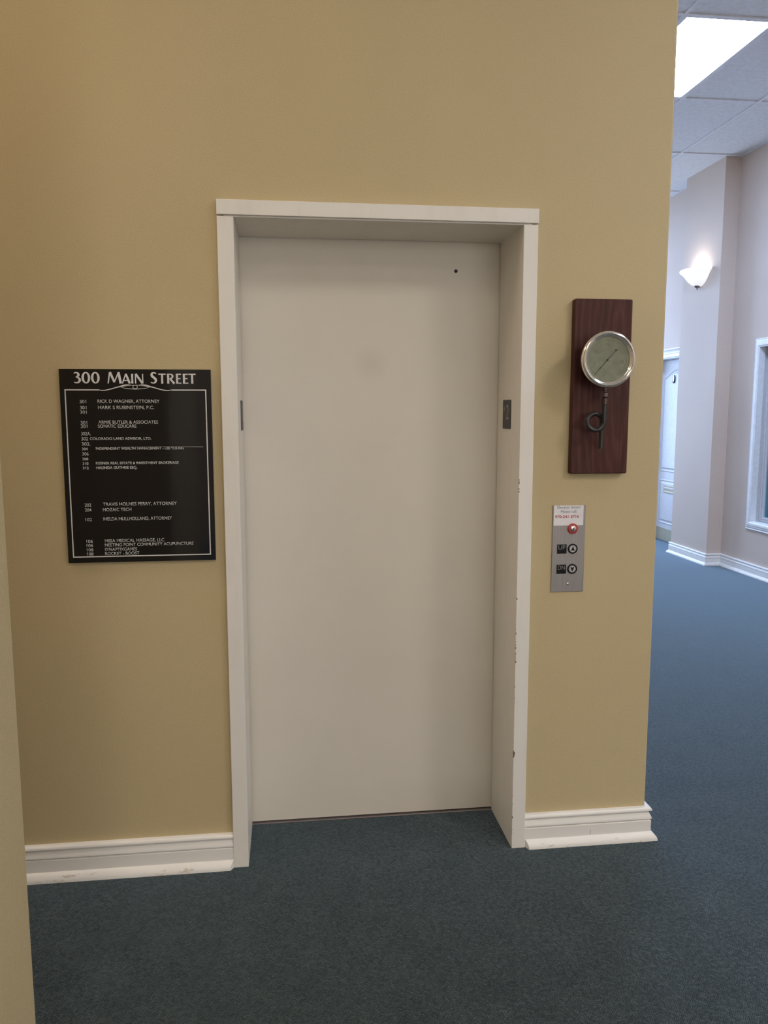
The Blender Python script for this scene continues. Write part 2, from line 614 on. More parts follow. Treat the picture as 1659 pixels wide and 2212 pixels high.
def obj(name, bm, mat, parent=None, smooth=True, normals=True):
    if normals:
        bmesh.ops.recalc_face_normals(bm, faces=bm.faces[:])
    me = bpy.data.meshes.new(name)
    bm.to_mesh(me)
    bm.free()
    if smooth:
        smooth_by_angle(me)
    me.materials.append(M[mat] if isinstance(mat, str) else mat)
    o = bpy.data.objects.new(name, me)
    COL.objects.link(o)
    return o


def empty(name, loc=(0, 0, 0)):
    o = bpy.data.objects.new(name, None)
    o.empty_display_size = 0.05
    o.location = loc
    COL.objects.link(o)
    return o


def tag(o, label, cat, group=None, kind=None):
    o['label'] = label
    o['category'] = cat
    if group:
        o['group'] = group
    if kind:
        o['kind'] = kind
    return o


def child(name, bm, mat, parent, smooth=True):
    """Part built in world coordinates, parented so that it stays in place."""
    o = obj(name, bm, mat, None, smooth)
    o.parent = parent
    if parent.parent is None:                              # parts hang on the thing's Empty; sub-parts on a part
        o.matrix_parent_inverse = Matrix.Translation(-parent.location)
    return o


def text_bm(txt, x0, x1, z0, z1, yface, depth=0.0006, bold=0.0, mapf=None):
    """Lettering fitted into the rectangle x0..x1, z0..z1 of a wall-parallel face."""
    cu = bpy.data.curves.new('lettering', 'FONT')
    cu.body = txt
    cu.size = 1.0
    cu.offset = bold
    cu.resolution_u = 4
    to = bpy.data.objects.new('lettering', cu)
    COL.objects.link(to)
    dg = bpy.context.evaluated_depsgraph_get()
    dg.update()
    me = bpy.data.meshes.new_from_object(to.evaluated_get(dg))
    bpy.data.objects.remove(to)
    bpy.data.curves.remove(cu)
    bm = bmesh.new()
    bm.from_mesh(me)
    bpy.data.meshes.remove(me)
    xs = [v.co.x for v in bm.verts]
    ys = [v.co.y for v in bm.verts]
    mx0, mx1, my0, my1 = min(xs), max(xs), min(ys), max(ys)
    has_desc = any(c in txt for c in ',Q;') and txt.upper() == txt
    if has_desc:
        my0 = 0.0
    for v in bm.verts:
        a = (v.co.x - mx0) / (mx1 - mx0)
        b = (v.co.y - my0) / (my1 - my0)
        v.co = Vector((x0 + a * (x1 - x0), yface, z0 + b * (z1 - z0)))
    res = bmesh.ops.extrude_face_region(bm, geom=bm.faces[:])
    for g in res['geom']:
        if isinstance(g, bmesh.types.BMVert):
            g.co.y -= depth
    if mapf:
        for v in bm.verts:
            v.co = Vector(mapf(v.co))
    return bm


def catmull(pts, n=8):
    pts = [Vector(p) for p in pts]
    P = [pts[0] * 2 - pts[1]] + pts + [pts[-1] * 2 - pts[-2]]
    out = []
    for i in range(1, len(P) - 2):
        for k in range(n):
            t = k / n
            a, b, c, d = P[i - 1], P[i], P[i + 1], P[i + 2]
            out.append(0.5 * ((2 * b) + (c - a) * t + (2 * a - 5 * b + 4 * c - d) * t * t + (3 * b - a - 3 * c + d) * t ** 3))
    out.append(pts[-1])
    return out


RIB = [0]


def ribbon(bm, pts, y0, y1, closed=False):
    """pts = [(x, z, width)] flat stroke with depth y0 (front) .. y1 (back)."""
    RIB[0] = (RIB[0] + 1) % 9
    y0 = y0 - RIB[0] * 0.00002
    N = len(pts)
    L, R_ = [], []
    for i, p in enumerate(pts):
        a = pts[i - 1] if (closed or i) else pts[0]
        b = pts[(i + 1) % N] if (closed or i < N - 1) else pts[-1]
        d = Vector((b[0] - a[0], b[1] - a[1])).normalized()
        nx, nz = -d.y * p[2] / 2, d.x * p[2] / 2
        L.append((p[0] + nx, p[1] + nz))
        R_.append((p[0] - nx, p[1] - nz))
    Lf = [bm.verts.new((x, y0, z)) for x, z in L]
    Rf = [bm.verts.new((x, y0, z)) for x, z in R_]
    Lb = [bm.verts.new((x, y1, z)) for x, z in L]
    Rb = [bm.verts.new((x, y1, z)) for x, z in R_]
    for i in range(N if closed else N - 1):
        j = (i + 1) % N
        bm.faces.new((Lf[i], Rf[i], Rf[j], Lf[j]))
        bm.faces.new((Lf[i], Lf[j], Lb[j], Lb[i]))
        bm.faces.new((Rf[i], Rb[i], Rb[j], Rf[j]))


# ------------------------------------------------------------------ setting: floor, ceiling, walls
bm = bmesh.new()
bm_box(bm, -3.4, 7.2, -7.2, 9.7, -0.06, 0.0)
tag(obj('floor', bm, 'carpet'), 'dark blue-green loop pile carpet running through lobby and hall', 'floor', kind='structure')

ceil = empty('ceiling', (0, 0, CEIL))
tag(ceil, 'suspended ceiling of speckled white acoustic tiles in a metal grid', 'ceiling', kind='structure')
GX0, GX, GY0, GY = 2.225, 0.6225, 2.305, 1.222             # grid pitch
gxs = [GX0 + GX * k for k in range(-9, 8)]
gys = [GY0 + GY * k for k in range(-7, 7)]
lamp_cells = {(0, 0): 'cool', (0, 4): 'cool', (1, -5): 'neutral', (-8, -3): 'alcove', (-5, -5): 'warm', (1, -7): 'warm', (-5, -7): 'warm', (5, 1): 'cool', (1, -3): 'day'}
lamp_cells = {(GX0 + GX * i, GY0 + GY * j): t for (i, j), t in lamp_cells.items()}
bm = bmesh.new()
for gx in [-3.4] + gxs:
    for gy in [-7.2] + gys:
        nx = min([g for g in gxs if g > gx + 1e-4] + [7.2])
        ny = min([g for g in gys if g > gy + 1e-4] + [9.7])
        if any(abs(gx - a) < 1e-3 and abs(gy - b_) < 1e-3 for a, b_ in lamp_cells):
            continue
        bm_box(bm, gx, nx, gy, ny, CEIL + 0.008, CEIL + 0.025)
child('ceiling_tile', bm, 'tile', ceil, smooth=False)['kind'] = 'stuff'
bm = bmesh.new()
for gx in gxs:
    bm_box(bm, gx - 0.012, gx + 0.012, -7.2, 9.7, CEIL, CEIL + 0.007)
for gy in gys:
    bm_box(bm, -3.4, 7.2, gy - 0.012, gy + 0.012, CEIL + 0.0005, CEIL + 0.0075)
child('ceiling_grid', bm, 'grid', ceil, smooth=False)

# lift wall with its opening
bm = bmesh.new()
wall_cells(bm, [-3.4, XOL + 0.015, XOR - 0.015, XCOR], [0, ZT - 0.015, CEIL + 0.008], lambda i, j: not (i == 1 and j == 0),
           lambda u, v, s: (u, 0.0 if s == 0 else 0.2, v))
bmesh.ops.recalc_face_normals(bm, faces=bm.faces[:])
ed = [e for e in bm.edges if all(abs(v.co.x - XCOR) < 1e-4 and abs(v.co.y) < 1e-4 for v in e.verts)]
bmesh.ops.bevel(bm, geom=ed, offset=0.007, segments=4, profile=0.5, affect='EDGES')
tag(obj('wall_back', bm, 'wall'), 'beige textured wall with the elevator door in it', 'wall', kind='structure')

bm = bmesh.new()
wall_cells(bm, [0.2, 5.2, 8.2, 9.5], [0, 0.5, 3.4, CEIL + 0.008], lambda i, j: not (i == 1 and j == 1),
           lambda u, v, s: (XCOR if s == 0 else XCOR - 0.15, u, v))
tag(obj('wall_hall', bm, 'hall'), 'hall wall running back behind the corner of the elevator wall', 'wall', kind='structure')

# right wall of the hall: window and office door openings
WY0, WY1, WZ0, WZ1 = 2.66, 4.30, 0.505, 2.125
DY0, DY1, DZ1 = 5.64, 6.585, 2.145
bm = bmesh.new()
us = [-7.2, WY0, WY1, DY0, DY1, 9.5]
vs = [0, WZ0, WZ1, DZ1, CEIL + 0.008]
wall_cells(bm, us, vs, lambda i, j: not ((i == 1 and j == 1) or (i == 3 and j < 3)),
           lambda u, v, s: (XR if s == 0 else XR + 0.16, u, v))
tag(obj('wall_right', bm, 'hall'), 'pale wall on the right side of the hall', 'wall', kind='structure')

bm = bmesh.new()
bm_prism(bm, [(3.945, 4.79), (XR + 0.002, 4.79), (XR + 0.002, 5.53), (3.945, 5.53)], 0, CEIL + 0.008, 'z')
ed = [e for e in bm.edges if all(abs(v.co.x - 3.945) < 1e-4 for v in e.verts) and abs(e.verts[0].co.z - e.verts[1].co.z) > 1]
bmesh.ops.recalc_face_normals(bm, faces=bm.faces[:])
bmesh.ops.bevel(bm, geom=ed, offset=0.003, segments=3, profile=0.5, affect='EDGES')
tag(obj('wall_pilaster', bm, 'hall'), 'pale square pilaster on the right hall wall carrying the lit sconce', 'pilaster', kind='structure')

bm = bevelled_box(-3.25, XPART, YP0, YP1, 0, CEIL + 0.006, 0.006, 3)
tag(obj('wall_left', bm, 'wall'), 'end of the beige wall stub at the left edge of the photo', 'wall', kind='structure')

bm = bmesh.new()
bm_box(bm, -3.4, -3.25, -7.2, 0, 0, CEIL + 0.008)
tag(obj('wall_far_left', bm, 'hall'), 'pale lobby side wall out of frame to the left', 'wall', kind='structure')
bm = bmesh.new()
wall_cells(bm, [-3.4, -0.5, 3.5, 4.26], [0, 0.9, 3.1, CEIL + 0.008], lambda i, j: not (i == 1 and j == 1),
           lambda u, v, s: (u, -7.05 if s == 0 else -7.2, v))
tag(obj('wall_front', bm, 'hall'), 'pale lobby wall behind the camera', 'wall', kind='structure')
bm = bmesh.new()
wall_cells(bm, [0.9, 1.3, 3.8, 4.26], [0, 0.06, 3.35, CEIL + 0.008], lambda i, j: not (i == 1 and j == 1),
           lambda u, v, s: (u, 9.5 if s == 0 else 9.65, v))
tag(obj('wall_hall_end', bm, 'hall'), 'pale end wall of the hall', 'wall', kind='structure')

# dim office behind the hall window
bm = bmesh.new()
bm_box(bm, 4.26, 7.2, 0.9, 1.0, 0, CEIL)
bm_box(bm, 4.26, 7.2, 5.4, 5.5, 0, CEIL)
bm_box(bm, 7.1, 7.2, 1.0, 5.4, 0, CEIL)
tag(obj('wall_office', bm, 'pass'), 'blue-grey office wall seen through the hall window', 'wall', kind='structure')

# ------------------------------------------------------------------ baseboards
PROF = [(0.0, 0.0), (0.017, 0.0), (0.017, 0.068), (0.0155, 0.0700), (0.0125, 0.0708), (0.0125, 0.0728), (0.0165, 0.0738),
        (0.0185, 0.0765), (0.0182, 0.081), (0.0165, 0.086), (0.0140, 0.091), (0.0115, 0.096), (0.0100, 0.101), (0.0105, 0.1035), (0.0160, 0.1045),
        (0.0190, 0.1065), (0.0190, 0.111), (0.0165, 0.1155), (0.0115, 0.118), (0.0, 0.1185)]
SHOE = [(0.017, 0.0), (0.036, 0.0), (0.0355, 0.007), (0.0325, 0.0145), (0.027, 0.021), (0.0215, 0.0265), (0.018, 0.0285), (0.017, 0.0285)]


def baseboard(name, path, label, shoe_path=None, cut0=0.0, cut1=0.0):
    o = empty(name, (path[0][0], path[0][1], 0))
    tag(o, label, 'baseboard', kind='structure')
    b1 = bmesh.new()
    sweep_plan(b1, path, PROF)
    child('moulding', b1, 'base', o)
    b2 = bmesh.new()
    sweep_plan(b2, shoe_path or path, SHOE, True, cut0, cut1)
    child('shoe_moulding', b2, 'base', o)
    return o


baseboard('baseboard_left', [(-3.2, 0), (XOL, 0)], 'white moulded baseboard left of the elevator door', [(-3.2, 0), (XOL + 0.001, 0)], cut1=0.6)
baseboard('baseboard_right', [(XOR, 0), (XCOR, 0), (XCOR, 9.4)], 'white moulded baseboard between elevator door and wall corner',
          [(XOR + 0.003, 0), (XCOR, 0), (XCOR, 9.4)], cut0=0.5)
# the hall side is walked with the wall on the left, i.e. from far to near
baseboard('baseboard_hall', [(XR, 5.56), (XR, 5.53), (3.945, 5.53), (3.945, 4.79), (XR, 4.79), (XR, -7.0)],
          'white moulded baseboard along the right hall wall and round its pilaster')

# ------------------------------------------------------------------ lift surround
sur = empty('trim_1', ((XIL + XIR) / 2, 0, 0))
tag(sur, 'off-white deep painted surround of the elevator door', 'door frame', kind='structure')
child('header', bevelled_box(XOL - 0.0005, XOR + 0.001, -0.023, 0.03, ZH + 0.004, ZT, 0.0018), 'trim', sur)
child('head_jamb', bevelled_box(XIL - 0.03, XIR + 0.03, -0.012, DEP, ZH - 0.0005, ZH + 0.022, 0.001), 'trim', sur)
for xa, xb in ((XOL, XIL), (XIR, XOR)):
    child('side_jamb', bevelled_box(xa, xb, -0.020, DEP, 0, ZH, 0.0018), 'trim', sur)

door = empty('door_1', ((XIL + XIR) / 2, DEP, 0))
tag(door, 'plain cream sliding elevator door inside the deep surround', 'elevator door', kind='structure')
leaf = child('door_leaf', bevelled_box(XIL - 0.05, XIR + 0.06, DEP + 0.006, DEP + 0.040, 0.0065, ZH + 0.05, 0.002), 'liftdoor', door)
bm = bmesh.new()
bm_prism(bm, circle(0.387, 2.023, 0.0062, n=24), DEP + 0.0050, DEP + 0.0075)
child('release_hole', bm, 'dark', leaf)
child('sill', bevelled_box(XIL + 0.001, XIR - 0.001, DEP - 0.006, DEP + 0.05, 0.0, 0.003, 0.0008), 'sill', door)

# ------------------------------------------------------------------ floor number plates on the jambs
def number_plate(xj, sgn, yc, zc, label, with_text):
    o = empty('floor_number_plate', (xj, yc, zc))
    tag(o, label, 'floor plate', 'floor number plates on the elevator jambs')
    wy, hz = 0.096, 0.100
    b_ = bmesh.new()
    x0, x1 = (xj - 0.0025, xj) if sgn < 0 else (xj, xj + 0.0025)
    bm_prism(b_, round_rect(yc - wy / 2, yc + wy / 2, zc - hz / 2, zc + hz / 2, 0.006), x0, x1, 'x')
    child('plate', b_, 'plate', o)
    xf = xj + sgn * 0.0025
    # on the plate, local a runs left-to-right as read by someone facing it

    def mp(co):
        return (xf + sgn * (-co.y), yc + (-sgn) * (-1) * (co.x) * (1 if sgn > 0 else 1), co.z) if False else (
            xf + sgn * (-co.y), yc + (co.x if sgn > 0 else -co.x), co.z)
    child('floor_numeral', text_bm('2', -0.001, 0.025, zc - 0.017, zc + 0.034, 0.0, 0.0008, 0.0, mp), 'platenum', o)
    star = []
    for k in range(10):
        a = math.pi / 2 + k * math.pi / 5
        r = 0.0115 if k % 2 == 0 else 0.005
        star.append((-0.026 + r * math.cos(a), zc + 0.018 + r * math.sin(a) * 1.3))
    b_ = bmesh.new()
    bm_prism(b_, star, -0.0006, 0.0)
    for v in b_.verts:
        v.co = Vector(mp(v.co))
    child('star_mark', b_, 'platetext', o)
    b_ = bmesh.new()
    for dx, dz in ((0.004, -0.028), (0.004, -0.034), (0.012, -0.028), (0.017, -0.028), (0.017, -0.040)):
        bm_prism(b_, circle(dx, zc + dz, 0.0013, n=10), -0.0006, 0.0)
    for v in b_.verts:
        v.co = Vector(mp(v.co))
    child('braille_dots', b_, 'plate', o)
    return o


number_plate(XIR, -1, 0.136, 1.520, 'dark plate with numeral 2 on the right jamb of the elevator', True)
number_plate(XIL, 1, 0.178, 1.5175, 'dark floor plate seen edge-on on the left jamb of the elevator', True)

# ------------------------------------------------------------------ directory sign
SX0, SX1, SZ0, SZ1 = -0.9051, -0.4496, 1.0572, 1.6604
SF = -0.012
sign = empty('directory_sign', ((SX0 + SX1) / 2, 0, SZ0))
tag(sign, 'glossy black building directory board with white lettering left of the elevator', 'directory sign')
child('panel', bevelled_box(SX0, SX1, SF, -0.0005, SZ0, SZ1, 0.0012), 'signblack', sign)
b = bmesh.new()
t = 0.0034
y0, y1 = SF - 0.0007, SF + 0.0005
BX0, BX1, BZ0, BZ1 = -0.8905, -0.4645, 1.0745, 1.5985
for a in ((BX0, BX0 + t, BZ0, BZ1), (BX1 - t, BX1, BZ0, BZ1), (BX0 + t, BX1 - t, BZ0, BZ0 + t),
          (BX0 + t, -0.789, BZ1 - t, BZ1), (-0.571, BX1 - t, BZ1 - t, BZ1)):
    bm_box(b, a[0], a[1], y0, y1, a[2], a[3])
child('border', b, 'letter', sign, smooth=False)

# flourish in the gap of the border
b = bmesh.new()
cx = -0.680
for s in (-1, 1):
    def fl(pts):
        return [(cx + s * p.x, p.y, p.z) for p in catmull([Vector(q) for q in pts], 8)]
    ribbon(b, fl([(0.110, 1.5985, 0.0008), (0.104, 1.5960, 0.0020), (0.093, 1.5955, 0.0026), (0.075, 1.5990, 0.0028), (0.050, 1.6065, 0.0026), (0.028, 1.6115, 0.0020), (0.012, 1.6130, 0.0006)]), y0, y1)
    ribbon(b, fl([(0.075, 1.5990, 0.0010), (0.055, 1.6040, 0.0014), (0.038, 1.6078, 0.0014), (0.022, 1.6098, 0.0006)]), y0, y1)
    ribbon(b, fl([(0.050, 1.6068, 0.0008), (0.034, 1.6122, 0.0014), (0.018, 1.6140, 0.0005)]), y0, y1)
ribbon(b, [(p.x, p.y, p.z) for p in catmull([Vector(q) for q in ((cx - 0.044, 1.6060, 0.0005), (cx - 0.03, 1.6020, 0.0014), (cx, 1.5995, 0.0018), (cx + 0.03, 1.6020, 0.0014), (cx + 0.044, 1.6060, 0.0005))], 8)], y0, y1)
ribbon(b, [(p.x, p.y, p.z) for p in catmull([Vector(q) for q in ((cx - 0.044, 1.6060, 0.0005), (cx - 0.022, 1.6098, 0.0010), (cx, 1.6115, 0.0012), (cx + 0.022, 1.6098, 0.0010), (cx + 0.044, 1.6060, 0.0005))], 8)], y0, y1)
ribbon(b, [(x, z, 0.0013) for x, z in circle(cx, 1.6062, 0.0068, 0.0052, 28)], y0, y1, closed=True)
child('flourish', b, 'letter', sign)

# heading letters: humanist capitals with stressed strokes, in a unit cap-height box
TK, TN = 0.20, 0.105


def arc_pts(cx_, cz_, rx, rz, a0, a1, wfun, n=20):
    out = []
    for k in range(n + 1):
        a = math.radians(a0 + (a1 - a0) * k / n)
        out.append((cx_ + rx * math.cos(a), cz_ + rz * math.sin(a), wfun(a)))
    return out


def stress(a):
    return TN + (TK - TN) * abs(math.cos(a)) ** 1.5


def sp(pts):
    return [(p.x, p.y, p.z) for p in catmull([Vector(q) for q in pts], 8)]


GL = {
    '3': (0.66, [sp([(0.07, 0.86, .09), (0.18, 0.945, .10), (0.34, 0.93, .13), (0.45, 0.83, .19), (0.46, 0.72, .20), (0.36, 0.60, .14), (0.22, 0.55, .08)]),
                 sp([(0.22, 0.55, .08), (0.42, 0.50, .14), (0.54, 0.37, .20), (0.55, 0.24, .20), (0.44, 0.10, .14), (0.26, 0.05, .10), (0.06, 0.10, .09)])]),
    '0': (0.72, [arc_pts(0.36, 0.5, 0.26, 0.455, 0, 360, stress, 40)]),
    'M': (1.10, [[(0.06, 0, .10), (0.20, 1.0, .12)], [(0.22, 1.0, .20), (0.53, 0.12, .19)], [(0.53, 0.12, .09), (0.86, 1.0, .10)], [(0.86, 1.0, .20), (1.00, 0, .22)]]),
    'A': (0.86, [[(0.06, 0, .11), (0.42, 1.0, .12)], [(0.42, 1.0, .20), (0.78, 0, .22)], [(0.20, 0.32, .09), (0.62, 0.32, .09)]]),
    'I': (0.24, [[(0.12, 0, .22), (0.12, 0.5, .185), (0.12, 1.0, .22)]]),
    'N': (0.84, [[(0.07, 0, .11), (0.07, 1.0, .11)], [(0.10, 1.0, .22), (0.74, 0.0, .20)], [(0.77, 0.0, .11), (0.77, 1.0, .12)]]),
    'S': (0.56, [sp([(0.50, 0.86, .10), (0.38, 0.94, .10), (0.24, 0.94, .12), (0.13, 0.84, .18), (0.14, 0.68, .20), (0.28, 0.54, .21), (0.42, 0.41, .20), (0.46, 0.25, .19), (0.38, 0.10, .14), (0.22, 0.05, .10), (0.04, 0.11, .10)])]),
    'T': (0.66, [[(0.33, 0, .22), (0.33, 0.5, .185), (0.33, 1.0, .20)], [(0.01, 0.95, .13), (0.33, 0.955, .10), (0.65, 0.95, .13)]]),
    'R': (0.72, [[(0.12, 0, .22), (0.12, 0.5, .185), (0.12, 1.0, .20)],
                 sp([(0.12, 0.95, .09), (0.32, 0.95, .10), (0.48, 0.86, .16), (0.51, 0.72, .19), (0.43, 0.56, .14), (0.22, 0.48, .09)]),
                 [(0.28, 0.50, .16), (0.66, 0.0, .22)]]),
    'E': (0.52, [[(0.12, 0, .22), (0.12, 0.5, .185), (0.12, 1.0, .22)], [(0.12, 0.95, .10), (0.50, 0.95, .12)], [(0.12, 0.51, .09), (0.45, 0.51, .11)], [(0.12, 0.05, .10), (0.52, 0.05, .12)]]),
}
ZB = 1.6165
HEAD = (('3', -.8625, -.8405, .0345), ('0', -.8385, -.8125, .0345), ('0', -.8105, -.7845, .0345),
                       ('M', -.7625, -.7185, .0345), ('A', -.7195, -.6930, .0295), ('I', -.6915, -.6840, .0295), ('N', -.6800, -.6540, .0295),
                       ('S', -.6335, -.6130, .0350), ('T', -.6090, -.5865, .0305), ('R', -.5835, -.5590, .0305), ('E', -.5565, -.5395, .0305),
                       ('E', -.5355, -.5185, .0305), ('T', -.5175, -.4955, .0305))
for word in (HEAD[:3], HEAD[3:7], HEAD[7:]):
    b = bmesh.new()
    for ch, xa, xb, hh in word:
        wd_, strokes = GL[ch]
        k = (xb - xa) / wd_
        for st in strokes:
            ribbon(b, [(xa + x * k, ZB + z * hh, w * hh) for x, z, w in st], y0, y1)
    child('heading_word', b, 'letter', sign)

NUMS = [('301', 1.5613, 0), ('301', 1.5427, 0), ('301', 1.5287, 0), ('301', 1.4964, 0), ('301', 1.4853, 0), ('302A.', 1.4626, 0),
        ('302', 1.4471, 0), ('302.', 1.4310, 0), ('304', 1.4156, 1), ('306', 1.4004, 0), ('308', 1.3845, 1), ('310', 1.3700, 1),
        ('312', 1.3565, 1), ('202', 1.2405, 0), ('204', 1.2251, 0), ('102', 1.1945, 0), ('106', 1.1253, 0), ('106', 1.1121, 0),
        ('108', 1.0983, 0), ('108', 1.0850, 0)]
for tx, z, bold in NUMS:
    h = 0.0042 if bold else 0.0052
    x0 = -0.8475
    x1 = {3: x0 + (0.0175 if bold else 0.0195), 4: x0 + 0.0265, 5: x0 + 0.0285}[len(tx)]
    child('suite_number', text_bm(tx, x0, x1, z - h, z + h, SF, 0.0006, 0.022 if bold else 0.006), 'smalltext', sign, smooth=False)
ROWS = [('RICK D WAGNER, ATTORNEY', -.7945, -.6081, 1.5624, 0), ('MARK S RUBINSTEIN, P.C.', -.7937, -.6253, 1.5433, 0),
        ('ARNIE BUTLER & ASSOCIATES', -.7948, -.6148, 1.4980, 0), ('SOMATIC EDUCARE', -.7963, -.6809, 1.4857, 0),
        ('COLORADO LAND ADVISOR, LTD.', -.8224, -.6371, 1.4473, 1), ('INDEPENDENT WEALTH MANAGEMENT - LEE YOUNG', -.8059, -.5384, 1.4165, 1),
        ('KISSNER REAL ESTATE & INVESTMENT BROKERAGE', -.8079, -.5559, 1.3710, 1), ('MALINDA GUTHRIE ESQ.', -.8076, -.6836, 1.3569, 1),
        ('TRAVIS HOLMES PERRY, ATTORNEY', -.7924, -.5659, 1.2423, 0), ('MOZAIC TECH', -.7932, -.7064, 1.2251, 0),
        ('IMELDA MULLHOLLAND, ATTORNEY', -.7934, -.5827, 1.1957, 0), ('MESA MEDICAL MASSAGE, LLC', -.7915, -.6094, 1.1263, 0),
        ('MEETING POINT COMMUNITY ACUPUNCTURE', -.7921, -.5186, 1.1128, 0), ('SYNAPTIXGAMES', -.7931, -.6944, 1.0983, 0),
        ('ROCKET - BOOST', -.7927, -.6876, 1.0852, 0)]
for tx, xa, xb, z, bold in ROWS:
    h = 0.0042 if bold else 0.0051
    child('tenant_name', text_bm(tx, xa, xb, z - h, z + h, SF, 0.0006, 0.022 if bold else 0.006), 'smalltext', sign, smooth=False)
b = bevelled_box(-0.868, -0.479, SF - 0.0004, SF + 0.0004, 1.4085, 1.4212, 0.0002, 1)
child('name_strip', b, 'signblack', sign)
b = bmesh.new()
ribbon(b, [(-0.735, 1.4213, 0.0004), (-0.62, 1.4213, 0.0009), (-0.52, 1.4205, 0.0016), (-0.479, 1.4200, 0.0022)], SF - 0.0011, SF)  # painted highlight along the lifted row's top edge
child('strip_glare', b, 'glare', sign)

# ------------------------------------------------------------------ pressure gauge on a wooden plaque
GX_, GZ_ = 0.8030, 1.6935
PX0, PX1, PZ0, PZ1 = 0.7205, 0.9170, 1.3225, 1.8938
gauge = empty('pressure_gauge_plaque', ((PX0 + PX1) / 2, 0, PZ0))
tag(gauge, 'antique round pressure gauge mounted on a reddish brown wooden plaque right of elevator', 'pressure gauge')
b = bmesh.new()
bm_prism(b, round_rect(PX0, PX1, PZ0, PZ1, 0.006, 4), -0.026, -0.0005)
bmesh.ops.bevel(b, geom=[e for e in b.edges if all(abs(v.co.y + 0.026) < 1e-4 for v in e.verts)], offset=0.0035, segments=3, profile=0.5, affect='EDGES')
child('plaque', b, 'wood', gauge)
YF = -0.122                                               # front of the bezel
b = bmesh.new()
bm_lathe(b, [(0.0, -0.060), (0.060, -0.060), (0.072, -0.064), (0.0775, -0.072), (0.0785, -0.098), (0.0775, -0.1065), (0.0, -0.1065)], (GX_, 0, GZ_), 'y', 72)
child('gauge_case', b, 'castiron', gauge)
b = bmesh.new()
bm_tube(b, [(GX_, -0.065, GZ_), (GX_, -0.022, GZ_)], 0.018)
child('case_mount', b, 'castiron', gauge)
b = bmesh.new()
bm_lathe(b, [(0.0770, -0.103), (0.0850, -0.103), (0.0885, -0.107), (0.0892, -0.112), (0.0880, -0.117), (0.0850, -0.1205), (0.0815, -0.1215), (0.0780, -0.1200),
             (0.0755, -0.1175), (0.0750, -0.1150), (0.0735, -0.1145), (0.0722, -0.1130), (0.0715, -0.1085), (0.0722, -0.1080)], (GX_, 0, GZ_), 'y', 96)
child('bezel', b, 'chrome', gauge)
b = bmesh.new()
bm_prism(b, circle(GX_, GZ_, 0.0725, n=72), -0.1088, -0.1075)
dial = child('dial', b, 'dial', gauge)
YD = -0.1088
b = bmesh.new()
for k in range(51):
    ang = math.radians(235 - 290 * k / 50)
    big = k % 5 == 0
    r1 = 0.0625
    r0 = r1 - (0.0085 if big else 0.0045)
    w = 0.0008 if big else 0.0005
    ribbon(b, [(GX_ + r0 * math.cos(ang), GZ_ + r0 * math.sin(ang), w), (GX_ + r1 * math.cos(ang), GZ_ + r1 * math.sin(ang), w)], YD - 0.0003, YD)
ribbon(b, [(x, z, 0.0005) for x, z in arc_pts(0, 0, 0.0625, 0.0625, 0, 1, lambda a: 1, 1) and
           [(GX_ + 0.0625 * math.cos(math.radians(235 - 290 * k / 60)), GZ_ + 0.0625 * math.sin(math.radians(235 - 290 * k / 60))) for k in range(61)]], YD - 0.0003, YD)
child('dial_scale', b, 'dialink', dial)
for lab, k in (('10', 15), ('5', 7), ('15', 24), ('20', 33), ('25', 42)):
    ang = math.radians(235 - 290 * k / 50)
    x_, z_ = GX_ + 0.047 * math.cos(ang), GZ_ + 0.047 * math.sin(ang)
    w = 0.0032 * len(lab)
    child('dial_numeral', text_bm(lab, x_ - w, x_ + w, z_ - 0.0042, z_ + 0.0042, YD, 0.0003), 'dialink', dial, smooth=False)
b = bmesh.new()
ndx, ndz = math.cos(math.radians(228)), math.sin(math.radians(228))


def nd(t_, w):
    return (GX_ - 0.002 + ndx * t_, GZ_ - 0.002 + ndz * t_, w)


ribbon(b, [nd(-0.042, 0.0010), nd(-0.02, 0.0014), nd(0, 0.0020), nd(0.03, 0.0017), nd(0.034, 0.0040), nd(0.038, 0.0017), nd(0.064, 0.0006)], YD - 0.0016, YD - 0.0008)
bm_prism(b, circle(nd(-0.042, 0)[0], nd(-0.042, 0)[1], 0.0030, n=16), YD - 0.0016, YD - 0.0008)
bm_prism(b, circle(nd(0, 0)[0], nd(0, 0)[1], 0.0036, n=20), YD - 0.0022, YD)
child('needle', b, 'needle', gauge)
b = bmesh.new()
bm_prism(b, circle(GX_, GZ_, 0.0725, n=72), -0.1118, -0.1112)
child('gauge_glass', b, 'gaugeglass', gauge)
# fitting and coiled siphon
XS, YS = 0.8065, -0.087
b = bmesh.new()
bm_lathe(b, [(0.0, -0.004), (0.0095, -0.004), (0.0095, -0.022), (0.0075, -0.024), (0.0075, -0.027)], (XS, YS, 1.618), 'z', 24)
bm_lathe(b, [(0.0075, 0.0), (0.0110, -0.002), (0.0110, -0.014), (0.0075, -0.016)], (XS, YS, 1.590), 'z', 6)
bm_lathe(b, [(0.0068, 0.0), (0.0095, -0.002), (0.0095, -0.022), (0.0075, -0.024), (0.0, -0.024)], (XS, YS, 1.574), 'z', 24)
child('pipe_fitting', b, 'bronze', gauge)
b = bmesh.new()
RC = 0.0265
ccx, ccz = XS - RC, 1.4955
path = [Vector((XS, YS, z)) for z in (1.556, 1.540, 1.525, 1.510)]
for k in range(0, 41):
    a = -2 * math.pi * k / 40
    path.append(Vector((ccx + RC * math.cos(a), YS + 0.017 * k / 40, ccz + RC * math.sin(a))))
path += [Vector((XS, YS + 0.0175, 1.480)), Vector((XS - 0.0005, YS + 0.018, 1.445)), Vector((XS - 0.001, YS + 0.018, 1.408))]
bm_tube(b, path, 0.0078, 16)
child('siphon_pipe', b, 'castiron', gauge)

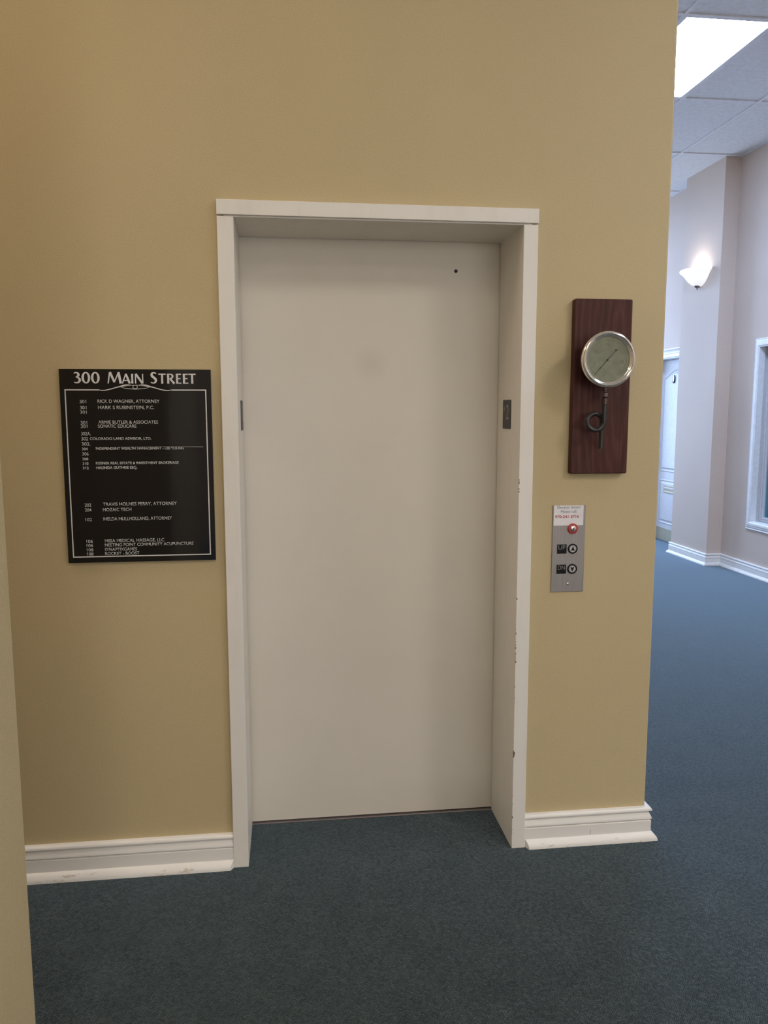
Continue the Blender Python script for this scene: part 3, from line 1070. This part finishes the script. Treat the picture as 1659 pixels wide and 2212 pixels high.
# ------------------------------------------------------------------ call panel
CX0, CX1, CZ0, CZ1 = 0.6715, 0.7860, 0.9165, 1.2150
CF = -0.004
panel = empty('elevator_call_panel', ((CX0 + CX1) / 2, 0, CZ0))
tag(panel, 'brushed steel elevator call panel with up and down buttons below the gauge', 'call panel')
child('faceplate', bevelled_box(CX0, CX1, CF, -0.0004, CZ0, CZ1, 0.0008), 'steel', panel)
b = bmesh.new()
bm_prism(b, round_rect(0.6745, 0.7785, 1.1460, 1.2145, 0.003, 4), CF - 0.0006, CF)
notice = child('notice_sticker', b, 'paper', panel)
child('notice_text', text_bm('Elevator Issues?', 0.6865, 0.7690, 1.2040, 1.2130, CF - 0.0006, 0.0002, 0.0), 'ink', notice, smooth=False)
child('notice_text', text_bm('Please call:', 0.6990, 0.7550, 1.1890, 1.1980, CF - 0.0006, 0.0002, 0.0), 'ink', notice, smooth=False)
child('notice_number', text_bm('970-241-2716', 0.6790, 0.7630, 1.1715, 1.1810, CF - 0.0006, 0.0002, 0.018), 'redink', notice, smooth=False)
b = bmesh.new()
bm_lathe(b, [(0.0, -0.006), (0.0105, -0.006), (0.0165, -0.0055), (0.0180, -0.0035), (0.0180, 0.0)], (0.742, CF, 1.135), 'y', 48)
key = child('key_switch', b, 'red', panel)
b = bmesh.new()
bm_lathe(b, [(0.0, -0.0095), (0.0080, -0.0095), (0.0095, -0.0085), (0.0095, -0.005)], (0.742, CF, 1.136), 'y', 32)
cyl = child('lock_cylinder', b, 'chrome', key)
b = bmesh.new()
bm_prism(b, circle(0.742, 1.1372, 0.0018, 0.0026, 16), CF - 0.0099, CF - 0.0093)
bm_prism(b, [(0.7410, 1.1375), (0.7430, 1.1375), (0.7430, 1.1305), (0.7410, 1.1305)], CF - 0.0099, CF - 0.0093)
child('keyhole', b, 'dark', key)
for zc, word, up in ((1.0655, 'UP', True), (0.9957, 'DN', False)):
    b = bmesh.new()
    bm_prism(b, round_rect(0.6893, 0.7225, zc - 0.0160, zc + 0.0155, 0.0008, 2), CF - 0.0012, CF)
    pl = child('braille_plate', b, 'blackplastic', panel)
    child('plate_lettering', text_bm(word, 0.6935, 0.7180, zc - 0.0020, zc + 0.0125, CF - 0.0012, 0.0004, 0.0), 'platetext', pl, smooth=False)
    b = bmesh.new()
    bm_lathe(b, [(0.0, -0.0010), (0.0128, -0.0010), (0.0133, -0.0034), (0.0165, -0.0034), (0.0172, -0.0026), (0.0172, 0.0)], (0.744, CF, zc), 'y', 48)
    bt = child('call_button', b, 'blackplastic', panel)
    b = bmesh.new()
    bm_lathe(b, [(0.0, -0.0028), (0.0118, -0.0028), (0.0127, -0.0020), (0.0127, 0.0)], (0.744, CF, zc), 'y', 40)
    child('button_face', b, 'buttonface', bt)
    sgn = 1 if up else -1
    b = bmesh.new()
    bm_prism(b, [(0.744, zc + sgn * 0.0090), (0.7370, zc - sgn * 0.0078), (0.7440, zc - sgn * 0.0045)], CF - 0.0034, CF - 0.0028)
    bm_prism(b, [(0.744, zc + sgn * 0.0090), (0.7510, zc - sgn * 0.0078), (0.7440, zc - sgn * 0.0045)], CF - 0.0034, CF - 0.0028)
    child('arrow_mark', b, 'blackplastic', bt)
b = bmesh.new()
bm_lathe(b, [(0.0, -0.0020), (0.0022, -0.0019), (0.0040, -0.0008), (0.0044, 0.0)], (0.7305, CF, 0.944), 'y', 24)
sc = child('screw', b, 'chrome', panel)
b = bmesh.new()
bm_prism(b, circle(0.7305, 0.944, 0.0016, n=12), CF - 0.0022, CF - 0.0018)
child('screw_socket', b, 'dark', sc)

# ------------------------------------------------------------------ ceiling light panels
def light_panel(gx, gy, tone, label):
    o = empty('ceiling_light', (gx + GX / 2, gy + GY / 2, CEIL))
    tag(o, label, 'ceiling light', 'recessed ceiling light panels')
    fr = bmesh.new()
    x0, x1, y0_, y1_ = gx + 0.013, gx + GX - 0.013, gy + 0.013, gy + GY - 0.013
    sweep_loop(fr, [(x0, y0_), (x1, y0_), (x1, y1_), (x0, y1_)], [(0.0, 0.030), (0.0, 0.001), (0.014, 0.001), (0.022, 0.010), (0.022, 0.030)],
               lambda a, b_, h: (a, b_, CEIL + h))
    child('light_frame', fr, 'grid', o, smooth=False)
    df = bmesh.new()
    bm_box(df, x0 + 0.021, x1 - 0.021, y0_ + 0.021, y1_ - 0.021, CEIL + 0.011, CEIL + 0.016)
    child('diffuser', df, 'panel_' + tone, o, smooth=False)
    return o


for (gx, gy), tone in lamp_cells.items():
    lab = {('cool', True, True): 'bright rectangular light panel recessed in the hall ceiling at top right',
           ('cool', True, False): 'light panel further down the hall ceiling out of view',
           ('neutral', True, True): 'light panel over the lobby on the hall side, nearer the elevator wall',
           ('warm', False, True): 'warm light panel over the lobby straight behind the camera, nearer the elevator wall',
           ('warm', True, False): 'warm light panel at the back of the lobby on the hall side',
           ('warm', False, False): 'warm light panel at the back of the lobby straight behind the camera'}
    if gx < -2:
        light_panel(gx, gy, tone, 'warm light panel over the alcove left of the directory sign')
        continue
    if tone == 'day':  # added panel, cools the right end of the lift wall
        light_panel(gx, gy, tone, 'added cool fill light panel over the mouth of the hall, right of the elevator wall')
        continue
    if gx > 4.2:  # unseen lamp added to lighten the view through the pane
        light_panel(gx, gy, tone, 'added fill light panel brightening the office behind the hall window')
        continue
    light_panel(gx, gy, tone, lab[(tone, gx > 2, (gy < 3) if tone == 'cool' else (gy > -5))])

# ------------------------------------------------------------------ wall sconce on the pilaster
XP, YS_, = 3.945, 5.165
sconce = empty('wall_sconce', (XP, YS_, 2.76))
tag(sconce, 'lit white glass half-bowl sconce on the pilaster', 'wall lamp')
prof = [(0.022, 2.782), (0.058, 2.794), (0.096, 2.816), (0.128, 2.844), (0.152, 2.874), (0.172, 2.902), (0.192, 2.924), (0.210, 2.938), (0.2195, 2.949),
        (0.2205, 2.960), (0.2130, 2.968), (0.2050, 2.966)]
inner = [(0.203, 2.960), (0.186, 2.934), (0.166, 2.908), (0.146, 2.880), (0.120, 2.850), (0.088, 2.824), (0.020, 2.790)]
b = bmesh.new()
bm_lathe(b, prof + inner, (XP, YS_, 0), 'z', 40, math.pi / 2, 3 * math.pi / 2)
for v in b.verts:
    v.co.x = XP + (v.co.x - XP) * 0.88
    v.co.z = 2.782 + (v.co.z - 2.782) * 0.90
child('glass_bowl', b, 'bowl', sconce)
b = bmesh.new()
bm_prism(b, round_rect(YS_ - 0.06, YS_ + 0.06, 2.80, 2.93, 0.01), XP - 0.012, XP - 0.0003, 'x')
child('back_plate', b, 'brass', sconce)
b = bmesh.new()
bm_lathe(b, [(0.0, 2.752), (0.006, 2.752), (0.008, 2.760), (0.006, 2.768), (0.022, 2.776), (0.034, 2.788), (0.034, 2.793), (0.0, 2.793)], (XP - 0.030, YS_, 0), 'z', 24)
child('finial', b, 'sill', sconce)
b = bmesh.new()
bm_lathe(b, [(0.0, 2.830), (0.016, 2.835), (0.018, 2.860), (0.028, 2.890), (0.030, 2.908), (0.022, 2.928), (0.0, 2.937)], (XP - 0.075, YS_, 0), 'z', 24)
child('bulb', b, 'bulb', sconce)
pd = bpy.data.lights.new('sconce_glow', 'POINT')
pd.energy = 1.6
pd.color = (1.0, 0.93, 0.85)
pd.shadow_soft_size = 0.04
po = bpy.data.objects.new('sconce_glow', pd)
COL.objects.link(po)
po.location = (XP - 0.085, YS_, 2.975)

# ------------------------------------------------------------------ hall window
win = empty('window_1', (XR, (WY0 + WY1) / 2, WZ0))
tag(win, 'interior window with stepped white frame in the right hall wall', 'window', kind='structure')
b = bmesh.new()
CASE = [(-0.072, 0.0), (-0.072, 0.012), (-0.066, 0.016), (-0.058, 0.013), (-0.046, 0.020), (-0.034, 0.020), (-0.028, 0.026), (-0.010, 0.026), (0.0, 0.020), (0.006, 0.018), (0.006, -0.04)]
loop = [(WY0, WZ0), (WY1, WZ0), (WY1, WZ1), (WY0, WZ1)]
sweep_loop(b, loop, CASE, lambda a, z, h: (XR - h, a, z))
child('window_frame', b, 'enamel', win, smooth=False)
b = bmesh.new()
sweep_loop(b, loop, [(0.0, -0.03), (0.004, -0.03), (0.004, -0.07), (0.016, -0.07), (0.020, -0.078), (0.040, -0.078), (0.046, -0.088), (0.046, -0.13), (0.0, -0.13)], lambda a, z, h: (XR - h, a, z))
child('window_sash', b, 'sash', win, smooth=False)
b = bmesh.new()
bm_box(b, XR + 0.098, XR + 0.104, WY0 + 0.04, WY1 - 0.04, WZ0 + 0.04, WZ1 - 0.04)
child('window_pane', b, 'winglass', win, smooth=False)

# ------------------------------------------------------------------ office door beyond the pilaster
d2 = empty('door_2', (4.25, 6.11, 0))
tag(d2, 'white panelled office door with letter slot beyond the pilaster', 'door', kind='structure')
XD = 4.225
LY0, LY1, LZ1 = 5.655, 6.570, 2.130
lf = child('door_leaf', bevelled_box(XD, XD + 0.04, LY0, LY1, 0.008, LZ1, 0.002), 'doorwhite', d2)


def dm(a, z, h):
    return (XD - h, a, z)


arch = [(5.830, 0.840), (6.395, 0.840), (6.395, 1.925)]
for k in range(1, 16):
    t_ = k / 16
    yv = 6.395 - t_ * (6.395 - 5.830)
    zv = 1.925 + 0.085 * (0.5 - 0.5 * math.cos(2 * math.pi * t_)) ** 0.9
    arch.append((yv, zv))
arch.append((5.830, 1.925))
PM = [(-0.012, 0.0), (-0.006, 0.004), (0.0, 0.0), (0.012, -0.006 + 0.0065), (0.022, 0.0005), (0.040, 0.007), (0.046, 0.007)]
PM = [(-0.010, 0.0), (-0.006, 0.005), (0.002, 0.006), (0.010, 0.0008), (0.022, 0.0008), (0.040, 0.008)]
for lp in (arch, [(5.830, 0.222), (6.395, 0.222), (6.395, 0.728), (5.830, 0.728)]):
    b = bmesh.new()
    sweep_loop(b, lp, PM, dm)
    # raised field
    n = len(lp)
    L = [Vector(p) for p in lp]
    fld = []
    for i in range(n):
        d1 = (L[i] - L[i - 1]).normalized()
        d2_ = (L[(i + 1) % n] - L[i]).normalized()
        n1, n2 = Vector((-d1.y, d1.x)), Vector((-d2_.y, d2_.x))
        m_ = (n1 + n2) / (1 + n1.dot(n2))
        q = L[i] + m_ * 0.040
        fld.append(b.verts.new(dm(q.x, q.y, 0.008)))
    b.faces.new(fld)
    child('door_panel', b, 'doorwhite', lf, smooth=False)
b = bevelled_box(XD - 0.011, XD - 0.002, 5.935, 6.290, 0.578, 0.668, 0.002)
slot = child('letter_slot', b, 'brass', d2)
for za, zb in ((0.590, 0.606), (0.630, 0.652)):
    child('slot_flap', bevelled_box(XD - 0.016, XD - 0.009, 5.95, 6.275, za, zb, 0.003), 'slotbar', slot)
child('kick_plate', bevelled_box(XD - 0.003, XD + 0.002, LY0 + 0.02, LY1 - 0.02, 0.012, 0.160, 0.001), 'kick', d2)
b = bmesh.new()
ov = [(6.150 + 0.026 * math.cos(2 * math.pi * k / 36), 1.905 + 0.046 * math.sin(2 * math.pi * k / 36)) for k in range(36)]
bm_prism(b, ov, XD - 0.018, XD - 0.006, 'x')
kn = child('door_number_oval', b, 'blackplastic', d2)
b = bmesh.new()
ov = [(6.144 + 0.015 * math.cos(2 * math.pi * k / 36), 1.912 + 0.034 * math.sin(2 * math.pi * k / 36)) for k in range(36)]
bm_prism(b, ov, XD - 0.022, XD - 0.017, 'x')
child('oval_face', b, 'chrome', kn)
b = bmesh.new()
bm_lathe(b, [(0.0, -0.062), (0.020, -0.060), (0.028, -0.046), (0.022, -0.032), (0.011, -0.026), (0.011, -0.008), (0.030, -0.006), (0.030, 0.0)], (0, 0, 0), 'y', 28)
for v in b.verts:
    x, y, z = v.co
    v.co = Vector((XD + y, 6.505 + x, 0.97 + z))
child('door_knob', b, 'brass', d2)

dc = empty('trim_2', (XR, 6.11, 0))
tag(dc, 'white casing with moulded head round the office door', 'door frame', kind='structure')
b = bmesh.new()
for ya, yb in ((DY0 - 0.072, DY0), (DY1, DY1 + 0.08)):
    bm_box(b, XR - 0.018, XR - 0.0005, ya, yb, 0, DZ1)
child('side_casing', b, 'enamel', dc, smooth=False)
b = bmesh.new()
hp = [(0.0, 2.1455), (0.020, 2.1455), (0.020, 2.180), (0.026, 2.184), (0.026, 2.192), (0.021, 2.198), (0.030, 2.212), (0.040, 2.222), (0.044, 2.226), (0.044, 2.236), (0.0, 2.238)]
sweep_plan(b, [(XR, DY1 + 0.09), (XR, DY0 - 0.085)], hp)
child('head_casing', b, 'enamel', dc)
b = bmesh.new()
bm_box(b, XR + 0.0, XD + 0.03, DY1 - 0.012, DY1 - 0.0005, 0, DZ1)
bm_box(b, XR + 0.0, XD + 0.03, DY0 + 0.0005, DY0 + 0.012, 0, DZ1)
bm_box(b, XR + 0.0, XD + 0.03, DY0, DY1, DZ1 - 0.012, DZ1 - 0.0005)
child('door_jamb', b, 'enamel', dc, smooth=False)
